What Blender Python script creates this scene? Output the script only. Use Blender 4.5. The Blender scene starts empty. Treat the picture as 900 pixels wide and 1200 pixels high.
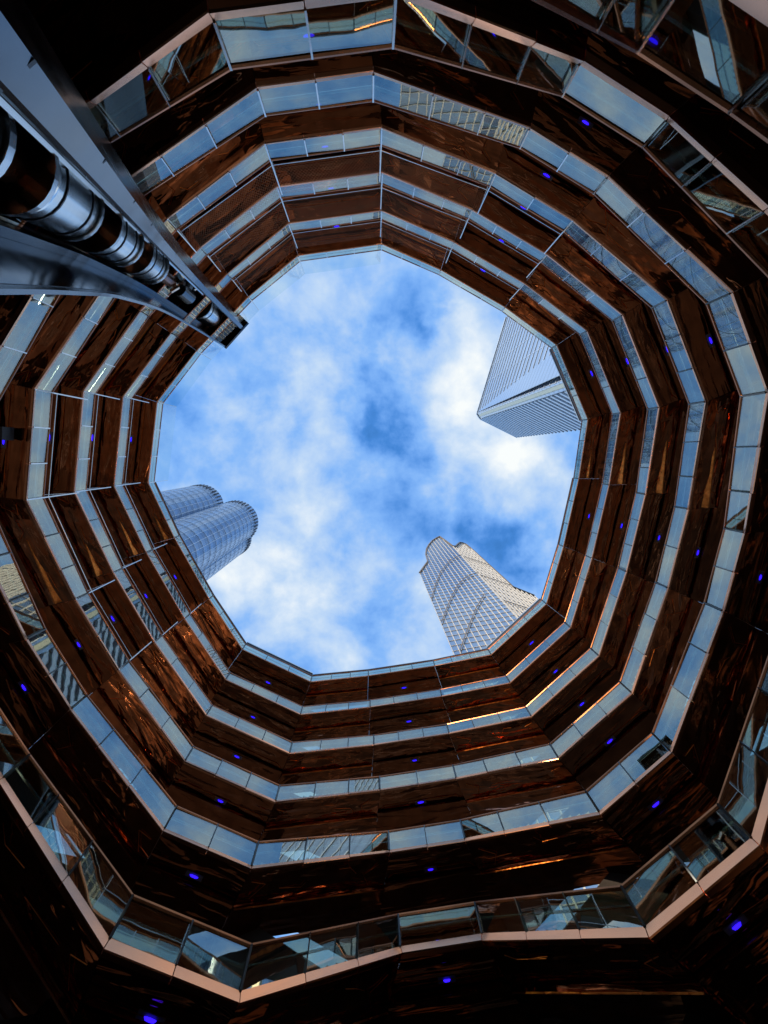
import bpy, bmesh, math, random
from mathutils import Vector, Matrix
random.seed(11)
SC = bpy.context.scene
COL = SC.collection

# ------------------------------------------------------------------ camera
EYE = Vector((-0.304, -2.077, 1.5))
RM = ((0.9995143, 0.0, -0.0311628), (-0.0039370, 0.9919875, -0.1262746), (0.0309131, 0.1263360, 0.9915057))
cd = bpy.data.cameras.new('camera'); cam = bpy.data.objects.new('camera', cd); COL.objects.link(cam)
rx, ry, rz = (Vector(v) for v in RM)
mw = Matrix((rx, -ry, -rz)).transposed().to_4x4(); mw.translation = EYE
cam.matrix_world = mw
cd.sensor_width = 36; cd.sensor_fit = 'AUTO'; cd.lens = 36 * 527 / 1200
cd.clip_start = 0.05; cd.clip_end = 6000
SC.camera = cam

# ------------------------------------------------------------------ world, sun, exposure
SUN_EL = math.radians(25); SUN_AZ = math.radians(236)     # azimuth from +Y towards +X
W = bpy.data.worlds.new('World'); SC.world = W; W.use_nodes = True
wn, wl = W.node_tree.nodes, W.node_tree.links
wn.clear()
def N(nodes, typ, **kw):
    n = nodes.new(typ)
    for k, v in kw.items(): setattr(n, k, v)
    return n
def build_sky():
    out = N(wn, 'ShaderNodeOutputWorld')
    sky = N(wn, 'ShaderNodeTexSky', sky_type='NISHITA', sun_disc=False)
    sky.sun_elevation = SUN_EL; sky.sun_rotation = SUN_AZ; sky.air_density = 1.0; sky.dust_density = 0.6; sky.ozone_density = 1.6
    bs = N(wn, 'ShaderNodeBackground'); bs.inputs[1].default_value = 0.15
    hs = N(wn, 'ShaderNodeHueSaturation'); hs.inputs['Saturation'].default_value = 1.4; hs.inputs['Value'].default_value = 1.0
    wl.new(sky.outputs[0], hs.inputs['Color']); wl.new(hs.outputs[0], bs.inputs[0])
    tc = N(wn, 'ShaderNodeTexCoord'); sx = N(wn, 'ShaderNodeSeparateXYZ'); wl.new(tc.outputs['Generated'], sx.inputs[0])
    mz = N(wn, 'ShaderNodeMath', operation='MAXIMUM'); mz.inputs[1].default_value = 0.1; wl.new(sx.outputs[2], mz.inputs[0])
    def m(op, a, b=None):
        n = N(wn, 'ShaderNodeMath', operation=op)
        for i, v in enumerate((a, b)):
            if v is None: continue
            if isinstance(v, (int, float)): n.inputs[i].default_value = v
            else: wl.new(v, n.inputs[i])
        return n.outputs[0]
    cb = N(wn, 'ShaderNodeCombineXYZ')
    wl.new(m('DIVIDE', sx.outputs[0], mz.outputs[0]), cb.inputs[0]); wl.new(m('DIVIDE', sx.outputs[1], mz.outputs[0]), cb.inputs[1])
    def noise(scale, det, rough, dist, off=0.0):
        mp = N(wn, 'ShaderNodeMapping'); mp.inputs['Location'].default_value = (off, off * 0.7, 0.3 + off)
        wl.new(cb.outputs[0], mp.inputs[0])
        n = N(wn, 'ShaderNodeTexNoise'); n.inputs['Scale'].default_value = scale; n.inputs['Detail'].default_value = det
        n.inputs['Roughness'].default_value = rough; n.inputs['Distortion'].default_value = dist
        wl.new(mp.outputs[0], n.inputs['Vector']); return n.outputs[0]
    base = noise(4.3, 10, 0.57, 0.12, 1.7)
    fine = noise(15, 5, 0.55, 0.2, 5.1)
    val = m('ADD', m('MULTIPLY', base, 1.2), m('MULTIPLY', fine, 0.14))
    val = m('ADD', val, 0.02)
    wp = N(wn, 'ShaderNodeTexNoise'); wp.inputs['Scale'].default_value = 9; wp.inputs['Detail'].default_value = 5; wl.new(cb.outputs[0], wp.inputs['Vector'])
    ws = N(wn, 'ShaderNodeVectorMath', operation='MULTIPLY_ADD'); wl.new(wp.outputs['Color'], ws.inputs[0]); ws.inputs[1].default_value = (.22, .22, 0); wl.new(cb.outputs[0], ws.inputs[2])
    w2 = N(wn, 'ShaderNodeVectorMath', operation='SUBTRACT'); wl.new(ws.outputs[0], w2.inputs[0]); w2.inputs[1].default_value = (.11, .11, 0)
    # where the cloud deck thickens and opens
    for (u, v, r, a) in CLOUDS:
        d = N(wn, 'ShaderNodeVectorMath', operation='DISTANCE'); wl.new(w2.outputs[0], d.inputs[0]); d.inputs[1].default_value = (u, v, 0)
        g = m('EXPONENT', m('MULTIPLY', m('POWER', m('DIVIDE', d.outputs['Value'], r), 2.0), -1.0))
        val = m('ADD', val, m('MULTIPLY', g, a))
    rp = N(wn, 'ShaderNodeMapRange', interpolation_type='SMOOTHSTEP'); wl.new(val, rp.inputs[0])
    rp.inputs[1].default_value = 0.15; rp.inputs[2].default_value = 0.62
    cr = N(wn, 'ShaderNodeValToRGB'); wl.new(val, cr.inputs[0])
    e = cr.color_ramp.elements
    e[0].position = 0.42; e[0].color = (0.07, 0.25, 0.70, 1); e[1].position = 1.0; e[1].color = (0.74, 0.77, 0.77, 1)
    mid = e.new(0.62); mid.color = (0.19, 0.38, 0.74, 1); mid = e.new(0.80); mid.color = (0.42, 0.55, 0.73, 1)
    bc = N(wn, 'ShaderNodeBackground'); wl.new(cr.outputs[0], bc.inputs[0]); bc.inputs[1].default_value = 1.0
    mx = N(wn, 'ShaderNodeMixShader'); wl.new(rp.outputs[0], mx.inputs[0]); wl.new(bs.outputs[0], mx.inputs[1]); wl.new(bc.outputs[0], mx.inputs[2])
    wl.new(mx.outputs[0], out.inputs[0])
def uv_dir(px, py):
    a, b = (px - 450) / 527, (py - 600) / 527
    d = rx * a + ry * b + rz
    return d.x / d.z, d.y / d.z
CLOUDS = []
for (px, py, r, a) in [(565, 380, 70, .22), (365, 480, 60, .20), (535, 480, 50, .16), (290, 660, 80, .22), (600, 560, 70, .16), (640, 600, 60, .08),
                       (340, 730, 70, .08), (250, 450, 90, -.2), (440, 400, 24, -.16), (430, 450, 28, -.18), (445, 500, 26, -.18), (505, 375, 30, -.30), (465, 710, 46, -.16), (600, 640, 50, -.30), (480, 610, 50, -.20), (400, 620, 60, -.14), (470, 530, 40, -.12),
                       (460, 330, 40, -.06), (300, 420, 60, -.02), (540, 640, 40, -.1), (410, 320, 60, .06), (230, 520, 50, .08)]:
    u, v = uv_dir(px, py); CLOUDS.append((u, v, r / 527, a))
build_sky()
sl = bpy.data.lights.new('sun', 'SUN'); sl.energy = 3.0; sl.angle = math.radians(0.6); sl.color = (1.0, 0.86, 0.68)
so = bpy.data.objects.new('sun', sl); COL.objects.link(so)
sd = Vector((math.sin(SUN_AZ) * math.cos(SUN_EL), math.cos(SUN_AZ) * math.cos(SUN_EL), math.sin(SUN_EL)))
so.rotation_euler = (-sd).to_track_quat('-Z', 'Y').to_euler(); so.location = sd * 300
vs = SC.view_settings; vs.view_transform = 'Standard'; vs.look = 'None'; vs.exposure = 0.36; vs.gamma = 1.0; vs.use_curve_mapping = False
SC.cycles.max_bounces = 5; SC.cycles.glossy_bounces = 4; SC.cycles.diffuse_bounces = 2; SC.cycles.transparent_max_bounces = 10

# ------------------------------------------------------------------ materials
def mat(name):
    m = bpy.data.materials.new(name); m.use_nodes = True
    nt = m.node_tree; return m, nt.nodes, nt.links, nt.nodes['Principled BSDF']
def metal(name, col, rough, bump=0.0, bscale=2.0, var=0.25, metallic=1.0, rvar=0.08, stretch=(1, 1, 1), bdist=0.1):
    m, n, l, p = mat(name)
    p.inputs['Metallic'].default_value = metallic
    tc = N(n, 'ShaderNodeTexCoord'); mp = N(n, 'ShaderNodeMapping'); mp.inputs['Scale'].default_value = stretch
    l.new(tc.outputs['Object'], mp.inputs[0])
    t = N(n, 'ShaderNodeTexNoise'); t.inputs['Scale'].default_value = bscale * 1.7; t.inputs['Detail'].default_value = 6; l.new(mp.outputs[0], t.inputs[0])
    r = N(n, 'ShaderNodeValToRGB'); l.new(t.outputs[0], r.inputs[0])
    r.color_ramp.elements[0].position = .3; r.color_ramp.elements[1].position = .7
    r.color_ramp.elements[0].color = tuple(c * (1 - var) for c in col) + (1,); r.color_ramp.elements[1].color = tuple(min(1, c * (1 + var * .5)) for c in col) + (1,)
    l.new(r.outputs[0], p.inputs['Base Color'])
    rr = N(n, 'ShaderNodeMapRange'); l.new(t.outputs[0], rr.inputs[0]); rr.inputs[3].default_value = max(0.02, rough - rvar); rr.inputs[4].default_value = rough + rvar
    l.new(rr.outputs[0], p.inputs['Roughness'])
    if bump:
        t2 = N(n, 'ShaderNodeTexNoise'); t2.inputs['Scale'].default_value = bscale; t2.inputs['Detail'].default_value = 2; l.new(mp.outputs[0], t2.inputs[0])
        b = N(n, 'ShaderNodeBump'); b.inputs['Strength'].default_value = bump; b.inputs['Distance'].default_value = bdist
        l.new(t2.outputs[0], b.inputs['Height']); l.new(b.outputs[0], p.inputs['Normal'])
    return m
def glass(name, tint, refl, ior, rough=0.01):
    m, n, l, p = mat(name); out = n['Material Output']; n.remove(p)
    tr = N(n, 'ShaderNodeBsdfTransparent'); tr.inputs[0].default_value = tint + (1,)
    gl = N(n, 'ShaderNodeBsdfGlossy'); gl.inputs['Roughness'].default_value = rough; gl.inputs[0].default_value = (1.0, 1.0, 0.93, 1)
    fr = N(n, 'ShaderNodeFresnel'); gm = N(n, 'ShaderNodeNewGeometry'); mr = N(n, 'ShaderNodeMapRange')
    l.new(gm.outputs['Backfacing'], mr.inputs[0]); mr.inputs[3].default_value = ior; mr.inputs[4].default_value = 1 / ior; l.new(mr.outputs[0], fr.inputs[0])
    a = N(n, 'ShaderNodeMath', operation='MULTIPLY_ADD', use_clamp=True); l.new(fr.outputs[0], a.inputs[0]); a.inputs[1].default_value = 1.0; a.inputs[2].default_value = refl
    tc = N(n, 'ShaderNodeTexCoord'); t = N(n, 'ShaderNodeTexNoise'); t.inputs['Scale'].default_value = 0.8; l.new(tc.outputs['Object'], t.inputs[0])
    b = N(n, 'ShaderNodeBump'); b.inputs['Strength'].default_value = 0.02; b.inputs['Distance'].default_value = 0.1; l.new(t.outputs[0], b.inputs['Height']); l.new(b.outputs[0], gl.inputs['Normal'])
    mx = N(n, 'ShaderNodeMixShader'); l.new(a.outputs[0], mx.inputs[0]); l.new(tr.outputs[0], mx.inputs[1]); l.new(gl.outputs[0], mx.inputs[2])
    l.new(mx.outputs[0], out.inputs[0]); return m
def plain(name, col, rough=0.6, var=0.2, scale=3.0, metallic=0.0, spec=0.5):
    m = metal(name, col, rough, 0.0, scale, var, metallic); m.node_tree.nodes['Principled BSDF'].inputs['Specular IOR Level'].default_value = spec; return m
def emit(name, col, s):
    m, n, l, p = mat(name); p.inputs['Base Color'].default_value = col + (1,); p.inputs['Emission Color'].default_value = col + (1,); p.inputs['Emission Strength'].default_value = s
    p.inputs['Roughness'].default_value = 0.3
    return m
def wavy_copper():
    m = metal('mirror_copper', (0.50, 0.145, 0.05), 0.06, 0.0, 1.0, 0.35, rvar=0.03)
    n, l = m.node_tree.nodes, m.node_tree.links; p = n['Principled BSDF']
    uv = N(n, 'ShaderNodeUVMap'); uv.uv_map = 'panel'
    hs = []
    for sc, det, dist in (((.30, 1.5, 1), 1.5, .9), ((.8, 5.0, 1), 2, .8)):
        mp = N(n, 'ShaderNodeMapping'); mp.inputs['Scale'].default_value = sc; l.new(uv.outputs[0], mp.inputs[0])
        t = N(n, 'ShaderNodeTexNoise'); t.inputs['Scale'].default_value = 1.0; t.inputs['Detail'].default_value = det; t.inputs['Distortion'].default_value = dist; l.new(mp.outputs[0], t.inputs[0]); hs.append(t.outputs[0])
    b1 = N(n, 'ShaderNodeBump'); b1.inputs['Strength'].default_value = 1.0; b1.inputs['Distance'].default_value = 0.17; l.new(hs[0], b1.inputs['Height'])
    b2 = N(n, 'ShaderNodeBump'); b2.inputs['Strength'].default_value = 0.8; b2.inputs['Distance'].default_value = 0.014; l.new(hs[1], b2.inputs['Height']); l.new(b1.outputs[0], b2.inputs['Normal'])
    l.new(b2.outputs[0], p.inputs['Normal']); return m
M = dict(
    copper=wavy_copper(),
    fascia=metal('pink_copper', (1.0, 0.38, 0.17), 0.22, 0.03, 1.2, 0.10),
    rail=metal('bronze_rail', (0.40, 0.13, 0.045), 0.25, 0.0, 1.0, 0.3),
    trim=metal('glint_copper', (1.0, 0.23, 0.04), 0.3, 0.4, 2.5, 0.4),  # orange of light-catching copper put into the base colour
    shaded_post=metal('shaded_steel', (0.12, 0.13, 0.13), 0.3, 0.0, 1.0, 0.2),  # shaded copy of the post steel
    steel=metal('stainless_steel', (0.72, 0.72, 0.70), 0.22, 0.0, 1.5, 0.1),
    shaft=metal('shaft_steel', (0.15, 0.16, 0.165), 0.24, 0.3, 0.5, 0.7, rvar=0.14, stretch=(1, 1, .25)),
    black=metal('black_steel', (0.028, 0.03, 0.033), 0.14, 0.06, 0.6, 0.3),
    chrome=metal('chrome_drum', (0.86, 0.87, 0.84), 0.18, 0.05, 0.8, 0.12),
    glass=glass('balustrade_glass', (0.60, 0.72, 0.68), 0.20, 1.6),
    clear=glass('clear_screen_glass', (0.94, 0.97, 0.97), 0.0, 1.25),
    deck=plain('walkway_deck', (0.06, 0.043, 0.033), 0.55),
    riser=metal('riser_copper', (0.85, 0.50, 0.32), 0.4, 0.0, 1.0, 0.3),
    mount=plain('lamp_mount', (0.25, 0.22, 0.22), 0.35),
    dark=plain('dark_guard', (0.03, 0.03, 0.035), 0.5),
    led=emit('blue_led', (0.02, 0.006, 0.9), 2.2),
    paving=plain('plaza_paving', (0.022, 0.021, 0.02), 0.8, 0.3, 0.4),
)

# ------------------------------------------------------------------ helpers
def mesh_of(name, verts, faces, material, smooth=False):
    me = bpy.data.meshes.new(name); me.from_pydata([tuple(v) for v in verts], [], faces)
    bm = bmesh.new(); bm.from_mesh(me); bmesh.ops.recalc_face_normals(bm, faces=bm.faces); bm.to_mesh(me); bm.free()
    for m_ in (material if isinstance(material, (list, tuple)) else [material]): me.materials.append(m_)
    if smooth:
        for p in me.polygons: p.use_smooth = True
    return me
def put(name, me, parent=None):
    o = bpy.data.objects.new(name, me); COL.objects.link(o)
    if parent: o.parent = parent
    return o
def tag(o, label=None, cat=None, group=None, kind=None):
    for k, v in (('label', label), ('category', cat), ('group', group), ('kind', kind)):
        if v: o[k] = v
    return o
class MB:
    def __init__(s): s.v = []; s.f = []
    def prism(s, loop_a, loop_b):
        n = len(loop_a); b = len(s.v); s.v += [Vector(p) for p in loop_a] + [Vector(p) for p in loop_b]
        s.f += [tuple(range(b, b + n)), tuple(range(b + 2 * n - 1, b + n - 1, -1))]
        s.f += [(b + i, b + (i + 1) % n, b + n + (i + 1) % n, b + n + i) for i in range(n)]
        return s
    def bar(s, p, q, w, h=None, up=(0, 0, 1)):
        p, q = Vector(p), Vector(q); d = (q - p).normalized(); h = h or w
        u = Vector(up); x = d.cross(u)
        if x.length < 1e-4: x = d.cross(Vector((1, 0, 0)))
        x.normalize(); y = x.cross(d).normalized()
        c = [x * (sx * w / 2) + y * (sy * h / 2) for sx, sy in ((-1, -1), (1, -1), (1, 1), (-1, 1))]
        return s.prism([p + k for k in c], [q + k for k in c])
    def tube(s, p, q, r, n=8):
        p, q = Vector(p), Vector(q); d = (q - p).normalized(); x = d.orthogonal().normalized(); y = d.cross(x)
        c = [(x * math.cos(2 * math.pi * i / n) + y * math.sin(2 * math.pi * i / n)) * r for i in range(n)]
        return s.prism([p + k for k in c], [q + k for k in c])
    def build(s, name, material, parent=None, smooth=False):
        return put(name, mesh_of(name, s.v, s.f, material, smooth), parent)
def in_view(pts, margin=140):
    for p in pts:
        d = Vector(p) - EYE; c = (rx.dot(d), ry.dot(d), rz.dot(d))
        if c[2] > 0.1:
            x, y = 450 + 527 * c[0] / c[2], 600 + 527 * c[1] / c[2]
            if -margin < x < 900 + margin and -margin < y < 1200 + margin: return True
    return False

# ------------------------------------------------------------------ ground
me = mesh_of('ground', [(-3000, -3000, 0), (3000, -3000, 0), (3000, 3000, 0), (-3000, 3000, 0)], [(0, 1, 2, 3)], M['paving'])
tag(put('ground', me), kind='structure')

# ------------------------------------------------------------------ the stair tower
# level: (height over the eye of the corner landings, corner radius, mid radius, corner half angle, mid half angle)
LEV = [(36.03, 17.831, 18.016, 10.258, 9.833), (30.31, 17.303, 17.674, 9.799, 9.307), (24.59, 16.234, 16.943, 9.501, 8.532),
       (18.87, 14.541, 15.614, 8.946, 7.560), (13.15, 12.145, 13.729, 7.342, 6.439), (7.43, 8.953, 11.153, 8.865, 5.796),
       (1.71, 4.9, 7.25, 8.4, 5.2)]
PSI = -8.153; RISE = 2.86
class Level:
    def __init__(s, H, rc, rm, al, be):
        s.p = []; s.z = []
        for i in range(20):
            a = PSI + 72 * (i // 4); j = i % 4
            r, t = ((rc, a + al), (rm, a + 36 - be), (rm, a + 36 + be), (rc, a + 72 - al))[j]
            t = math.radians(t); s.p.append(Vector((r * math.sin(t), -r * math.cos(t))))
            s.z.append(EYE.z + H + (RISE if j in (1, 2) else 0))
        s.m = []
        nrm = []
        for i in range(20):
            d = s.p[(i + 1) % 20] - s.p[i]; nn = Vector((-d.y, d.x)).normalized()
            if nn.dot(s.p[i]) < 0: nn = -nn
            nrm.append(nn)
        for i in range(20):
            a, b = nrm[i - 1], nrm[i]; s.m.append((a + b) / (1 + a.dot(b)))
        s.n = nrm
    def P(s, i, o, dz): q = s.p[i % 20] + s.m[i % 20] * o; return Vector((q.x, q.y, s.z[i % 20] + dz))
    def B(s, b, t, o, dz): return s.P(b, o, dz).lerp(s.P(b + 1, o, dz), t)
    def length(s, b): return (s.P(b, 0, 0) - s.P(b + 1, 0, 0)).length
    def strip(s, mb, b, prof, t0=0.0, t1=1.0): return mb.prism([s.B(b, t0, *q) for q in prof], [s.B(b, t1, *q) for q in prof])
levels = [Level(*a) for a in LEV]
tower = put('stair_tower', None); tower.empty_display_size = 1
tag(tower, 'copper honeycomb stair tower of stacked walkway rings with glass balustrades, open to the sky', 'tower')
RING_LABEL = ['topmost copper walkway ring bordering the open sky', 'second copper walkway ring below the open top', 'third copper walkway ring below the open top',
              'fourth copper walkway ring below the open top', 'fifth copper walkway ring below the open top', 'wide lower walkway ring with broad pink copper edge', 'lowest walkway ring close above the plaza']
NETTED = (13, 14, 15, 16, 18, 19, 0, 1, 2)
for k, L in enumerate(levels):
    fh = (.18, .18, .18, .19, .22, .29, .29)[k]
    # decks: landings flat and deep, flights as saw-tooth steps
    mb = MB()
    for b in range(20):
        flight = b % 2 == 0
        if k == 6 and b in (16, 17, 18): continue
        if not flight:
            L.strip(mb, b, [(0.06, 0.07), (0.06, 0.26), (4.9, 0.26), (4.9, 0.07)], 0.002, 0.998)
        else:
            up = b % 4 == 0; ns = 17
            for q in range(ns):
                t0, t1 = q / ns, (q + 1) / ns
                tt = t1 if up else t0
                zt = L.B(b, tt, 0, 0).z + 0.2
                lo = lambda t, o: L.B(b, t, o, 0.06)
                quad = [lo(t0, .06), lo(t1, .06), lo(t1, 2.45), lo(t0, 2.45)]
                mb.prism(quad, [Vector((v.x, v.y, max(zt, v.z + 0.03))) for v in quad])
    wk = put('walkway', mesh_of('walkway', mb.v, mb.f, [M['deck'], M['riser']]), tower); tag(wk, RING_LABEL[k])
    for p in wk.data.polygons: p.material_index = 1 if abs(p.normal.z) < .3 else 0
    for b in range(20):
        flight = b % 2 == 0; corner = b % 4 == 3
        if k == 6 and b in (16, 17, 18): continue
        ends = [L.B(b, t, o, dz) for t in (0, .5, 1) for o in (0, 1.2) for dz in (0, 1.5)]
        vis = in_view(ends, 260)
        # soffit panels: thin folded sheets, each a little out of true
        def sheet(o0, o1, z0, z1, nt, no, jit, ta, tb):
            mb = MB(); nv = (nt + 1) * (no + 1)
            for top_ in (0, 1):
                for i in range(nt + 1):
                    for q in range(no + 1):
                        t, f = ta + (tb - ta) * i / nt, q / no
                        dz = .05 if top_ else z0 + (z1 - z0) * f + (random.uniform(-jit, jit) if 0 < q < no or 0 < i < nt else 0)
                        if not top_ and flight: dz -= .07 * math.sin(math.pi * f) * (1 if (i + (b % 4 == 0)) % 2 else .3)
                        mb.v.append(L.B(b, t, o0 + (o1 - o0) * f, dz))
            ix = lambda i, q, s_: s_ * nv + i * (no + 1) + q
            for s_ in (0, 1):
                for i in range(nt):
                    for q in range(no):
                        if s_: mb.f.append((ix(i, q, 1), ix(i + 1, q, 1), ix(i + 1, q + 1, 1), ix(i, q + 1, 1)))
                        elif (i + q + b) % 2: mb.f += [(ix(i, q, 0), ix(i + 1, q, 0), ix(i + 1, q + 1, 0)), (ix(i, q, 0), ix(i + 1, q + 1, 0), ix(i, q + 1, 0))]
                        else: mb.f += [(ix(i, q, 0), ix(i + 1, q, 0), ix(i, q + 1, 0)), (ix(i + 1, q, 0), ix(i + 1, q + 1, 0), ix(i, q + 1, 0))]
            rim = [(i, 0) for i in range(nt)] + [(nt, q) for q in range(no)] + [(i, no) for i in range(nt, 0, -1)] + [(0, q) for q in range(no, 0, -1)]
            for (a, c), (d, e) in zip(rim, rim[1:] + rim[:1]): mb.f.append((ix(a, c, 0), ix(d, e, 0), ix(d, e, 1), ix(a, c, 1)))
            ob = mb.build('soffit_panel', M['copper'], wk); ul = ob.data.uv_layers.new(name='panel'); ln_ = L.length(b); du, dv = random.uniform(0, 50), random.uniform(0, 50)
            for lp_ in ob.data.loops:
                vi = lp_.vertex_index % nv; ul.data[lp_.index].uv = (du + ln_ * (vi // (no + 1)) / nt, dv + o0 + (o1 - o0) * (vi % (no + 1)) / no)
            return ob
        if flight:
            sheet(.035, 1.12, -.005, -.14, 6, 3, .016, .003, .997); sheet(1.14, 2.5, -.30, -.34, 6, 2, .025, .003, .997)
        else:
            sheet(.035, 1.04, -.005, -.035, 4, 2, .005, .002, .998); sheet(1.08, 5.0, -.16, -.42, 4, 4, .02, .001, .999)
        if not vis: continue
        ln = L.length(b)
        n = 3 if flight or ln > 4.2 else 2 if ln > 2.3 else 1
        pw = .014 + .0005 * LEV[k][0]; g = 0.012 / ln; pm = M['shaded_post' if 3 <= b <= 14 else 'steel']  # same posts all round, painted darker on the shaded bays
        for q in range(n):
            t0, t1 = q / n, (q + 1) / n
            mb = MB(); j1, j2 = random.uniform(-.012, .012), random.uniform(-.012, .012)
            pa, pb = ([(j + o_, z_) for o_, z_ in ((.012, fh + .01), (.030, fh + .01), (.030 + j2, 1.07), (.012 + j2, 1.07))] for j in (-j1, j1))
            mb.prism([L.B(b, t0 + g, *q_) for q_ in pa], [L.B(b, t1 - g, *q_) for q_ in pb]); mb.build('glass_pane', M['glass'], wk)
            if k >= 3:
                j = random.uniform(-.012, .012); mb = MB()
                L.strip(mb, b, [(-.012, fh + j * .3), (-(.07, .07, .07, .075, .10, .135, .135)[k] + j, .025), (-(.05, .05, .05, .055, .08, .115, .115)[k], -.004), (.03, -.004), (.05, .02), (.05, fh + j * .3)], t0 + g * .8, t1 - g * .8)
                mb.build('fascia_panel', M['fascia'], wk)
            mb = MB(); w = pw / ln
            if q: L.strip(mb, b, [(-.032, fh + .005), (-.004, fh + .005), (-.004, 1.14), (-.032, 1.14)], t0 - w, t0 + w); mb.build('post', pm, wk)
        if k < 3:
            mb = MB(); L.strip(mb, b, [(-.012, fh), (-.05, .02), (-.035, -.004), (.03, -.004), (.05, .02), (.05, fh)], .001, .999); mb.build('fascia_panel', M['fascia'], wk)
        mb = MB(); L.strip(mb, b, [(.0, 1.08), (.05, 1.08), (.06, 1.12), (.05, 1.18), (.0, 1.18), (-.012, 1.13)], .0005, .9995); mb.build('top_rail', M['rail'], wk)
        mb = MB(); L.strip(mb, b, [(.08, .76), (.11, .74), (.14, .76), (.14, .80), (.11, .82), (.08, .80)], .002, .998); mb.build('handrail', M['steel'], wk)
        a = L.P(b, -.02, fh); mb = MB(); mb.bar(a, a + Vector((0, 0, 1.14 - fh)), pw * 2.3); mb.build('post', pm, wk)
        for o_ in ((2.52,) if flight else (4.85,)):
            t_ = MB(); t_.bar(L.B(b, .01, o_, 1.2), L.B(b, .99, o_, 1.2), .07, .05); t_.bar(L.B(b, .01, o_, .75), L.B(b, .99, o_, .75), .03)
            for q in range(5): t_.bar(L.B(b, .02 + .24 * q, o_, .2), L.B(b, .02 + .24 * q, o_, 1.2), .05)
            t_.build('stair_railing', M['steel'], wk)
        # thin copper bars standing in for glints and handrail reflections on the soffit
        if k < 6:
            lw = max(.9, .062 * LEV[k][0])
            def line(pts, w=.017, m_='trim'):
                t_ = MB(); ps = [L.B(b, t, o, dz) for t, o, dz in pts]
                for p, q in zip(ps, ps[1:]): t_.bar(p, q, w * lw, w * lw * 1.4)
                if m_ != 'trim' or w > .025 or random.random() < .88: t_.build('soffit_glint', M[m_], wk)
            if flight:
                lowend = b % 4 == 0
                T = (lambda x: x) if lowend else (lambda x: 1 - x)
                r_ = random.uniform
                line([(T(.04), .30 + r_(-.05, .05), -.10), (T(.13), .42, -.16), (T(.07), .86 + r_(-.06, .06), -.20)], .013)
                line([(T(.92), .25, -.10), (T(.80 + r_(-.04, .04)), .55, -.17), (T(.86), 1.0, -.19)], .013)
                for q in range(2):
                    ta, oa, wd = r_(.2, .7), r_(.2, .8), r_(.08, .2)
                    line([(T(ta), oa, -.13), (T(ta + wd), oa + r_(-.08, .08), -.15), (T(ta + wd + r_(.03, .1)), min(1.05, max(.1, oa + r_(-.35, .35))), -.17)], .011)
                line([(0.01, 1.13, -.33), (.99, 1.13, -.33)], .03, 'trim' if b in (8, 10, 16, 18, 0) else 'rail')  # edge highlight painted in, brighter on the flights that shine
            else:
                line([(.03, .97, -.05), (.08, .80, -.055), (.92, .80, -.055), (.97, .97, -.05)], .013)
                line([(.05, 1.10, -.175), (.95, 1.10, -.175)], .03, 'rail')
            # stringer plate added at two flights to mirror the sky as an orange patch
            if b in (4, 14) and k < 4:
                T = (lambda x: x)if b == 4 else (lambda x: 1 - x)
                t_ = MB(); tri = [L.B(b, T(random.uniform(.3, .65)), .62, -.10), L.B(b, T(.985), random.uniform(.35, .55), -.06), L.B(b, T(.985), .62, -random.uniform(.28, .55))]
                t_.prism(tri, [v + Vector((L.n[b].x, L.n[b].y, 0)) * .06 for v in tri]); t_.build('stringer_glint', M['trim'], wk)
        # blue led under each landing
        if not flight and k < 6:
            mb = MB(); lo_ = (1.5, 1.5, 1.32, .92, .86, .8)[k]; c = L.B(b, .5, lo_, -.21 if lo_ > 1 else -.055); tx = (L.B(b, 1, 0, 0) - L.B(b, 0, 0, 0)).normalized(); oy = Vector((L.n[b].x, L.n[b].y, 0))
            sz = random.uniform(.8, 1.15) * (.5 + .5 * LEV[k][0] / 36); hl, hw = .20 * sz, .04 * sz
            lp = [c + tx * (x * hl) + oy * (y * hw) for x, y in ((-1, -.25), (-.6, -.8), (0, -1), (.6, -.8), (1, -.25), (1, .25), (.6, .8), (0, 1), (-.6, .8), (-1, .25))]
            mb.prism(lp, [p + Vector((0, 0, -.045)) + (c - p) * .3 for p in lp]); mb.build('led_light', M['led'], wk)
            bx = MB(); up = Vector((0, 0, .012))
            bx.bar(c - tx * (hl + .14) + up, c + tx * (hl + .14) + up, hw * 2 + .16, .02); bx.build('lamp_housing', M['mount'], wk)
    # tall steel posts and cable of the safety net
    if 1 <= k <= 3:
        for i in NETTED:
            a = L.P(i, -.02, .1); c = L.P(i, .04, 3.6)
            mb = MB(); mb.bar(a, c, .05); d = L.P(i, .7, 2.6); mb.bar(L.P(i, .6, 1.45), c + Vector((0, 0, -.1)), .022); mb.build('net_post', M['steel'], wk)
        for b in (13, 14, 15, 18, 19, 0, 1):
            mb = MB(); mb.bar(L.B(b, 0, .0, 1.42), L.B(b, 1, .0, 1.42), .028); mb.build('net_cable', M['steel'], wk)
        for b in (18, 19, 0):
            mb = MB(); ln = L.length(b); nn = int(ln / .15); hh = 2.1
            for q in range(-9, nn + 1):
                for s_ in (0, 1):
                    t0, t1 = q / nn, (q + 9) / nn
                    z0, z1 = 1.44, 1.44 + hh
                    ta, tb = max(0, t0), min(1, t1)
                    if tb <= ta: continue
                    za, zb = z0 + (ta - t0) / (t1 - t0) * hh, z0 + (tb - t0) / (t1 - t0) * hh
                    if s_: za, zb = z0 + hh - (za - z0), z0 + hh - (zb - z0)
                    mb.bar(L.B(b, ta, .02, za), L.B(b, tb, .02, zb), .0045)
            tag(mb.build('safety_net', M['rail'], wk), kind='stuff')
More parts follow.
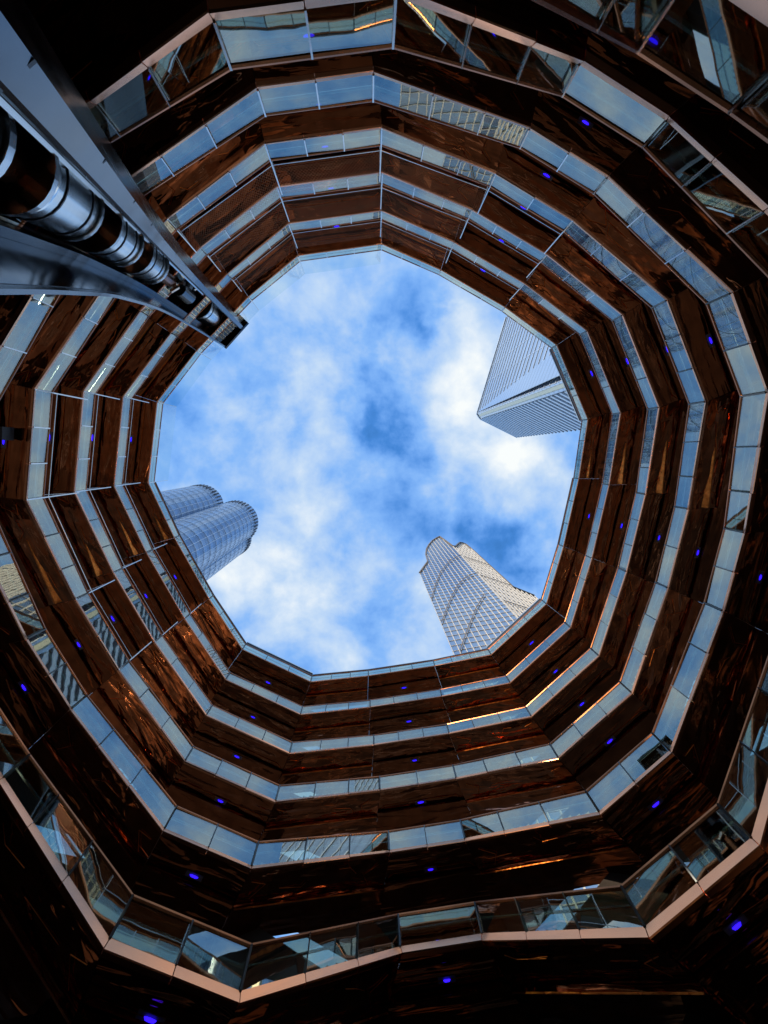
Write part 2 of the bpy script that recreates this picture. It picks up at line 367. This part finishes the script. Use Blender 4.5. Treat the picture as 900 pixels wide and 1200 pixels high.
    if k == 0:
        for b in (15, 16, 17, 18, 19):
            mb = MB(); L.strip(mb, b, [(-.02, 1.2), (0.0, 1.2), (0.0, 3.6), (-.02, 3.6)], .004, .996); mb.build('glass_screen', M['clear'], wk)
            mb = MB(); a = L.P(b, .02, 1.15); mb.bar(a, a + Vector((0, 0, 2.45)), .03); mb.build('screen_post', M['steel'], wk)
        for b in (3, 7, 11):
            mb = MB(); L.strip(mb, b, [(.02, 1.22), (.05, 1.22), (.05, 1.5), (.02, 1.5)], 0, 1); mb.build('guard_panel', M['dark'], wk)
            mb = MB(); L.strip(mb, b, [(-.02, 1.52), (.06, 1.52), (.06, 1.64), (-.02, 1.64)], 0, 1); mb.build('guard_rail', M['steel'], wk)
        for b in (5, 6, 8, 9, 10, 12, 13, 14):
            mb = MB(); L.strip(mb, b, [(-.02, 1.22), (.06, 1.22), (.06, 1.36), (-.02, 1.36)], 0, 1); mb.build('guard_rail', M['dark'], wk)
    # outer flights up to the next ring's corner landings
    if k > 0:
        U = levels[k - 1]
        for b in range(0, 20, 2):
            if k == 6 and b in (16, 18): continue
            lo_i, hi_i = (b + 1, b) if b % 4 == 0 else (b, b + 1)
            mb = MB(); sec = [(2.6, -.32), (2.6, .55), (4.8, .55), (4.8, -.32)] if k < 5 else [(2.6, -.9), (2.6, 1.0), (4.8, 1.0), (4.8, -.9)]
            mb.prism([L.P(lo_i, *q) for q in sec], [U.P(hi_i, *q) for q in sec]); mb.build('outer_flight', M['deck'], wk)
    if k >= 4:  # unseen outer walls, added to keep outside sky light off the lower rings
        for b in range(20):
            zb = min(L.z[b], L.z[(b + 1) % 20]) - 7.0 if k < 6 else 0.0
            q0, q1 = L.P(b, 5.05, 0), L.P(b + 1, 5.05, 0); mb = MB(); nn = Vector((L.n[b].x, L.n[b].y, 0)) * .08
            lp = [q0, q1, Vector((q1.x, q1.y, max(zb, 0))), Vector((q0.x, q0.y, max(zb, 0)))]
            mb.prism(lp, [v + nn for v in lp]); mb.build('light_blocker', M['deck'], wk)
    if k == 6:
        for b in (3, 7, 11, 15, 19):
            mb = MB(); L.strip(mb, b, [(1.5, -L.z[b] - .1), (1.5, -.1), (4.5, -.1), (4.5, -L.z[b] - .1)], .1, .9); mb.build('pier', M['copper'], wk)

# ------------------------------------------------------------------ elevator shaft
UR = Vector((-0.7220, -0.6919, 0)); UT = Vector((0.6919, -0.7220, 0))
TAB = [(-1.5, 1.1), (0, 1.95), (4, 3.95), (7.3, 5.6), (11.3, 7.5), (16.5, 9.8), (26, 13.0), (42, 15.85)]
def rin(H):
    for (h0, r0), (h1, r1) in zip(TAB, TAB[1:]):
        if H <= h1: break
    t = (H - h0) / (h1 - h0)
    i = TAB.index((h0, r0)); m0 = (r1 - TAB[max(0, i - 1)][1]) / (h1 - TAB[max(0, i - 1)][0]); j = min(len(TAB) - 1, i + 2); m1 = (TAB[j][1] - r0) / (TAB[j][0] - h0)
    d = h1 - h0
    return (2*t**3-3*t*t+1)*r0 + (t**3-2*t*t+t)*d*m0 + (-2*t**3+3*t*t)*r1 + (t**3-t*t)*d*m1
def EP(H, depth, w): 
    v = EYE + UR * (rin(H) + depth) + UT * w; v.z = EYE.z + H; return v
shaft = put('elevator_shaft', None); shaft.location = (0, 0, 0)
tag(shaft, 'curved grey steel elevator shaft with mirrored drums rising beside the walkways', 'elevator')
HS = [-1.5 + 43.5 * i / 40 for i in range(41)]
def swept(name, d0, d1, w0, w1, material, H0=-1.5, H1=42.0, seg=40, parent=None, smooth=False):
    mb = MB(); ring = []
    for i in range(seg + 1):
        H = H0 + (H1 - H0) * i / seg
        ring.append([EP(H, d0, w0), EP(H, d1, w0), EP(H, d1, w1), EP(H, d0, w1)])
    for r in ring: mb.v += r
    for i in range(seg):
        for j in range(4):
            a, b = i * 4 + j, i * 4 + (j + 1) % 4; mb.f.append((a, b, b + 4, a + 4))
    mb.f += [(0, 1, 2, 3), tuple(seg * 4 + j for j in (3, 2, 1, 0))]
    return mb.build(name, material, parent or shaft)
def swept_poly(name, prof, material, H0=-1.5, H1=42.0, seg=44):
    mb = MB(); n = len(prof)
    for i in range(seg + 1):
        H = H0 + (H1 - H0) * i / seg; mb.v += [EP(H, d, w) for w, d in prof]
    for i in range(seg):
        for j in range(n): a, b = i * n + j, i * n + (j + 1) % n; mb.f.append((a, b, b + n, a + n))
    mb.f += [tuple(range(n)), tuple(range(seg * n + n - 1, seg * n - 1, -1))]
    return mb.build(name, material, shaft)
swept_poly('column', [(.05, .06), (.10, .0), (.40, .0), (.95, 1.3), (.95, 3.2), (.05, 3.2)], M['shaft'])
for q in range(14):
    H = 1.0 + 2.9 * q; mb = MB(); sec = [(.04, .05), (.40, -.012), (.40, .02), (.06, .08)]
    mb.prism([EP(H, d, w) for w, d in sec], [EP(H + .06, d, w) for w, d in sec]); mb.build('panel_seam', M['dark'], shaft)
swept('side_wall', 0.10, 3.3, -2.05, -1.93, M['black'])
swept('edge_lip', 0.0, 0.097, -2.06, -1.94, M['shaft'])
swept('inner_ledge', 1.4, 1.6, -1.925, -1.70, M['black'])
swept('back_plate', 3.32, 3.45, -2.05, 0.94, M['black'])
swept('guide_rail', 1.4, 1.55, -0.06, 0.03, M['steel'])
swept('guide_rail', 1.7, 1.85, -1.80, -1.72, M['steel'])
def drum(H0, H1, r):
    seg, ns = 8, 28; mb = MB()
    for i in range(seg + 1):
        H = H0 + (H1 - H0) * i / seg; c = EP(H, 1.95, -.75)
        for q in range(ns):
            a = 2 * math.pi * q / ns; mb.v.append(c + UR * (r * math.cos(a)) + UT * (r * math.sin(a)))
    for i in range(seg):
        for q in range(ns): a, b = i * ns + q, i * ns + (q + 1) % ns; mb.f.append((a, b, b + ns, a + ns))
    mb.f += [tuple(range(ns)), tuple(range(seg * ns, seg * ns + ns))]
    d = mb.build('lift_drum', M['chrome'], shaft)
    for p in d.data.polygons: p.use_smooth = len(p.vertices) == 4
    for H, h_, rr, m_ in ((H0 - .10, .24, r + .07, 'steel'), (H0 + .9, .07, r + .025, 'dark'), (H1 - .12, .24, r + .07, 'steel'), (H1 - .9, .07, r + .025, 'dark')):
        mb = MB(); c0, c1 = EP(H, 1.95, -.75), EP(H + h_, 1.95, -.75); lo = []; hi = []
        for q in range(ns):
            a = 2 * math.pi * q / ns; v = UR * (rr * math.cos(a)) + UT * (rr * math.sin(a)); lo.append(c0 + v); hi.append(c1 + v)
        mb.prism(lo, hi).build('collar', M[m_], d)
for H0, H1, r in ((2.6, 7.3, .78), (9.2, 13.1, .84), (15.4, 18.7, .9), (20.6, 24.0, .94), (34.8, 39.6, 1.0)): drum(H0, H1, r)
for H0, H1 in ((7.5, 9.0), (13.3, 15.2), (18.9, 20.4), (24.2, 28.5)):
    mb = MB(); mb.tube(EP(H0, 2.05, -.75), EP(H1, 2.05, -.75), .46, 24); mb.build('neck', M['rail'], shaft)
    mb = MB(); q = [EP(H0 + .5, 2.5, -1.5), EP(H0 + .5, 2.5, .0), EP(H0 + .5, 3.3, .0), EP(H0 + .5, 3.3, -1.5)]; mb.prism(q, [v + Vector((0, 0, .22)) for v in q]); mb.build('landing_sill', M['copper'], shaft)
# the lift machine with its sheave, high in the shaft
mb = MB(); mb.tube(EP(29, 1.8, -.75), EP(31.5, 1.8, -.75), .62, 24); mb.build('lift_cab', M['black'], shaft)
mb = MB(); c = EP(28.6, 1.2, -.45); mb.tube(c, c + UT * .2 + UR * .1, .42, 20); mb.build('sheave', M['steel'], shaft)
for q in range(4):
    mb = MB(); c = EP(28.2 + q * 1.6, 1.5 + .1 * q, -1.2 + .35 * q); mb.bar(c, c + UT * .5 + Vector((0, 0, .3)), .16); mb.build('machine_bracket', M['steel'], shaft)
mb = MB(); q = [EP(42, -.05, -2.1), EP(42, -.05, .96), EP(42, 3.5, .96), EP(42, 3.5, -2.1)]
mb.prism([v + Vector((0, 0, .004)) for v in q], [v + Vector((0, 0, .35)) for v in q]); mb.build('cap', M['black'], shaft)

# ------------------------------------------------------------------ loudspeaker under the fourth ring
sp = put('loudspeaker', None); sp.location = (-14.68, -2.92, EYE.z + 18.7); sp.rotation_euler = (0, 0, math.radians(8))
tag(sp, 'small black loudspeaker hung under the copper walkway', 'loudspeaker')
mb = MB(); mb.prism([(-.19, -.2, -.62), (.17, -.26, -.62), (.17, .26, -.62), (-.19, .2, -.62)], [(-.19, -.2, -.02), (.17, -.26, -.02), (.17, .26, -.02), (-.19, .2, -.02)]); mb.build('cabinet', M['dark'], sp)
for y in (-.1, .1):
    mb = MB(); mb.tube((0, y, -.625), (0, y, -.60), .05, 12); mb.build('port', M['steel'], sp)
mb = MB(); mb.bar((0, 0, -.03), (0, 0, .03), .12); mb.build('bracket', M['dark'], sp)

# ------------------------------------------------------------------ skyscrapers beyond
def facade(name, col, metallic, rough, fl_h=4.0):
    m, n, l, p = mat(name)
    tc = N(n, 'ShaderNodeTexCoord'); t = N(n, 'ShaderNodeTexNoise'); t.inputs['Scale'].default_value = .05; t.inputs['Detail'].default_value = 4; l.new(tc.outputs['Object'], t.inputs[0])
    sx = N(n, 'ShaderNodeSeparateXYZ'); l.new(tc.outputs['Object'], sx.inputs[0])
    md = N(n, 'ShaderNodeMath', operation='FRACT'); dv = N(n, 'ShaderNodeMath', operation='DIVIDE'); dv.inputs[1].default_value = fl_h; l.new(sx.outputs[2], dv.inputs[0]); l.new(dv.outputs[0], md.inputs[0])
    st = N(n, 'ShaderNodeMath', operation='LESS_THAN'); st.inputs[1].default_value = .28; l.new(md.outputs[0], st.inputs[0])
    r = N(n, 'ShaderNodeValToRGB'); l.new(t.outputs[0], r.inputs[0]); r.color_ramp.elements[0].color = tuple(c * .75 for c in col) + (1,); r.color_ramp.elements[1].color = col + (1,)
    mx = N(n, 'ShaderNodeMix', data_type='RGBA'); l.new(st.outputs[0], mx.inputs[0]); l.new(r.outputs[0], mx.inputs[6]); mx.inputs[7].default_value = tuple(c * .72 for c in col) + (1,)
    l.new(mx.outputs[2], p.inputs['Base Color']); p.inputs['Metallic'].default_value = metallic; p.inputs['Roughness'].default_value = rough
    return m
M['glass_r'] = facade('blue_facade', (0.72, 0.84, 0.97), .85, .2)
M['glass_b'] = facade('grey_facade', (0.66, 0.67, 0.68), .9, .10, 4.2)
M['glass_l'] = facade('curved_facade', (0.66, 0.80, 0.98), .9, .2)
M['fin_w'] = plain('pale_fin', (0.80, 0.76, 0.68), .45)
M['fin_b'] = metal('aluminium_fin', (0.80, 0.86, 0.92), .35)
M['fin_d'] = plain('bronze_trim', (0.26, 0.21, 0.16), .5)
M['gold'] = metal('gold_strip', (0.95, 0.80, 0.52), .3)
def wall_pts(a, b, prof):
    return [Vector((a[0] + (b[0] - a[0]) * t, a[1] + (b[1] - a[1]) * t, z)) for t, z in prof]
def prof_z(prof, t):
    best = None
    for (t0, z0), (t1, z1) in zip(prof, prof[1:]):
        if t1 > t0 and t0 <= t <= t1:
            z = z0 + (z1 - z0) * (t - t0) / (t1 - t0); best = z if best is None else max(best, z)
    return best if best is not None else prof[-1][1]
def slab(thing, name, a, b, prof, depth, material, away):
    nrm = Vector((b[1] - a[1], -(b[0] - a[0]), 0)).normalized()
    if nrm.dot(Vector((a[0], a[1], 0))) < 0: nrm = -nrm
    loop = wall_pts(a, b, [(0, 0)] + prof + [(1, 0)])
    mb = MB(); mb.prism(loop, [v + Vector(away).normalized() * depth for v in loop]); return mb.build(name, material, thing), nrm
def fins(thing, a, b, prof, nrm, step, w, d, material, zmin=40):
    ln = math.hypot(b[0] - a[0], b[1] - a[1]); n = max(2, int(ln / step)); mb = MB()
    for i in range(n + 1):
        t = min(.995, max(.005, i / n)); z = prof_z(prof, t)
        p = Vector((a[0] + (b[0] - a[0]) * t, a[1] + (b[1] - a[1]) * t, zmin)) - nrm * (d / 2 + .02)
        mb.bar(p, Vector((p.x, p.y, z + .3)), w, d, up=nrm)
    return tag(mb.build('mullion', material, thing), kind='stuff')
def bands(thing, a, b, prof, nrm, step, h, d, material, zmin=60):
    mb = MB(); zmax = max(z for t, z in prof); z = zmin; S = 60
    while z < zmax:
        ts = [i / S for i in range(S + 1) if prof_z(prof, i / S) >= z]
        if len(ts) > 1:
            p = Vector((a[0] + (b[0] - a[0]) * ts[0], a[1] + (b[1] - a[1]) * ts[0], z)) - nrm * (d / 2 + .01); q = Vector((a[0] + (b[0] - a[0]) * ts[-1], a[1] + (b[1] - a[1]) * ts[-1], z)) - nrm * (d / 2 + .01)
            mb.bar(p, q, d, h)
        z += step
    return tag(mb.build('floor_band', material, thing), kind='stuff')
def cam_rel(x, y): return (x + EYE.x, y + EYE.y)
# tapering tower with stepped crown
tw = put('skyscraper', None)
tag(tw, 'pale gold glass skyscraper with vertical fins and a stepped curved crown', 'skyscraper')
Lc, Mc, Nc = cam_rel(28.1, 67.2), cam_rel(56.5, 62.2), cam_rel(84, 72)
pf = [(0, 251), (.267, 273), (.30, 291), (.38, 306), (.5, 319), (.65, 331), (.80, 338), (.896, 341), (1, 302)]
pr = [(0, 302), (.08, 305), (.25, 321), (.41, 335), (.52, 338.5), (.60, 337), (.63, 318), (.635, 226), (1, 222.5)]
_, nf = slab(tw, 'front_wing', Lc, Mc, pf, 26, M['glass_b'], (.52, .85, 0))
_, nr = slab(tw, 'side_wing', (Mc[0] + .05, Mc[1] + .05), Nc, pr, 22, M['glass_b'], (.62, .78, 0))
fins(tw, Lc, Mc, pf, nf, 2.4, .18, .34, M['fin_w']); fins(tw, Mc, Nc, pr, nr, 2.2, .22, .40, M['fin_w'])
bands(tw, Lc, Mc, pf, nf, 4.2, .18, .14, M['fin_w']); bands(tw, Mc, Nc, pr, nr, 8.4, .18, .14, M['fin_w'])
def trim(pts, a, b, nrm, material, r=.28):
    mb = MB(); ps = [Vector((a[0] + (b[0] - a[0]) * t, a[1] + (b[1] - a[1]) * t, z)) - nrm * .75 for t, z in pts]
    for p, q in zip(ps, ps[1:]): mb.bar(p, q, r, r)
    mb.build('trim', material, tw)
trim([(1, 273), (.939, 272), (.692, 264.4), (.387, 244), (.17, 222), (.01, 203)], Lc, Mc, nf, M['fin_d'])
trim([(1, 231), (.943, 230), (.747, 226.6), (.513, 214.6), (.294, 198.3), (.12, 183), (.02, 174)], Lc, Mc, nf, M['fin_d'])
trim([(.83, 197), (.572, 182), (.331, 165), (.089, 147)], Lc, Mc, nf, M['fin_d'])
for z_ in (269, 226, 185): trim([(0, z_), (.6, z_ + 1)], Mc, Nc, nr, M['fin_d'])
mb = MB()
for a_, b_, pr_ , nn in ((Lc, Mc, pf, nf), (Mc, Nc, pr, nr)):
    ps = wall_pts(a_, b_, pr_)
    for p, q in zip(ps, ps[1:]): mb.bar(p - nn * .4, q - nn * .4, .7, .7)
mb.build('parapet', M['fin_d'], tw)
# folded tower
tw = put('skyscraper', None)
tag(tw, 'blue glass skyscraper of folded striped faces with a bright strip down its edge', 'skyscraper')
p0, p1, p1b, p2, p3, p4 = (81.7, -83.8), (65.6, -27.0), (67.6, -24.2), (91.0, -13.0), (130, -24), (130, -95)
top = 281.5
mb = MB(); lp = [p0, p1, p1b, p2, p3, p4]; mb.prism([(x, y, 0) for x, y in lp], [(x, y, top) for x, y in lp]); mb.build('body', M['glass_r'], tw)
def outn(a, b):
    v = Vector((b[1] - a[1], -(b[0] - a[0]), 0)).normalized()
    return v if v.dot(Vector((a[0], a[1], 0))) > 0 else -v
flat = [(0, top), (1, top)]
n1, n2 = outn(p0, p1), outn(p1b, p2)
bands(tw, p0, p1, flat, n1, 5.4, .45, .2, M['fin_b'], 50)
bands(tw, p1b, p2, flat, n2, 4.2, 1.7, .6, M['fin_b'], 50)
mb = MB(); z = 50
fins(tw, p0, p1, flat, n1, 9, .15, .2, M['fin_b'], 50)
a = Vector((66.4, -25.6, 0)) - (n1 + n2).normalized() * .3
mb = MB(); mb.bar((a.x, a.y, 20), (a.x, a.y, top - 6), 1.3, 1.0); mb.build('edge_strip', M['gold'], tw)
# triangular fold leaning off the first face
def on1(t, z, d): v = Vector((p0[0] + (p1[0] - p0[0]) * t, p0[1] + (p1[1] - p0[1]) * t, z)) - n1 * d; return v
mb = MB(); tri = [on1(.985, top - 1, .3), on1(.55, 60, 1.2), on1(.97, 60, 3.2)]; mb.prism(tri, [v + n1 * .28 for v in tri]); mb.build('fold_panel', M['glass_r'], tw)
mb = MB(); lp3 = [(x, y, top) for x, y in lp]
for p, q in zip(lp3[:4], lp3[1:4]): mb.bar(p, q, .9, 1.4)
mb.build('parapet', M['fin_b'], tw)
# clustered round tower
tw = put('skyscraper', None)
tag(tw, 'blue glass skyscraper of clustered round lobes with louvred crowns', 'skyscraper')
for (cx, cy, r, top) in ((-105.4, 29.5, 13.0, 286), (-84.6, 39.9, 13.3, 286.5), (-84.5, 49.5, 10.0, 281), (-106, 52, 13, 285)):
    mb = MB(); n = 48; lo = [(cx + r * math.cos(2*math.pi*i/n), cy + r * math.sin(2*math.pi*i/n), 0) for i in range(n)]
    mb.prism(lo, [(x, y, top) for x, y, z in lo]); lobe = mb.build('lobe', M['glass_l'], tw)
    for p in lobe.data.polygons: p.use_smooth = len(p.vertices) == 4
    mb = MB(); nn = 28
    for i in range(nn):
        a = 2 * math.pi * i / nn; c, s = math.cos(a), math.sin(a)
        mb.bar((cx + (r + .05) * c, cy + (r + .05) * s, 60), (cx + (r + .05) * c, cy + (r + .05) * s, top), .12, .10, up=(c, s, 0))
    tag(mb.build('mullion', M['fin_b'], lobe), kind='stuff')
    mb = MB(); z = 60
    while z < top - 8:
        for i in range(n):
            a, b = 2*math.pi*i/n, 2*math.pi*(i+1)/n
            mb.bar((cx+(r+.06)*math.cos(a), cy+(r+.06)*math.sin(a), z), (cx+(r+.06)*math.cos(b), cy+(r+.06)*math.sin(b), z), .07, .16)
        z += 7.8
    tag(mb.build('floor_band', M['fin_b'], lobe), kind='stuff')
    mb = MB()
    for i in range(40):
        a = 2 * math.pi * i / 40; c, s = math.cos(a), math.sin(a)
        mb.bar((cx + (r + .18) * c, cy + (r + .18) * s, top - 8.5), (cx + (r + .18) * c, cy + (r + .18) * s, top - 1.2), .75, .3, up=(c, s, 0))
    tag(mb.build('louvre', M['dark'], lobe), kind='stuff')
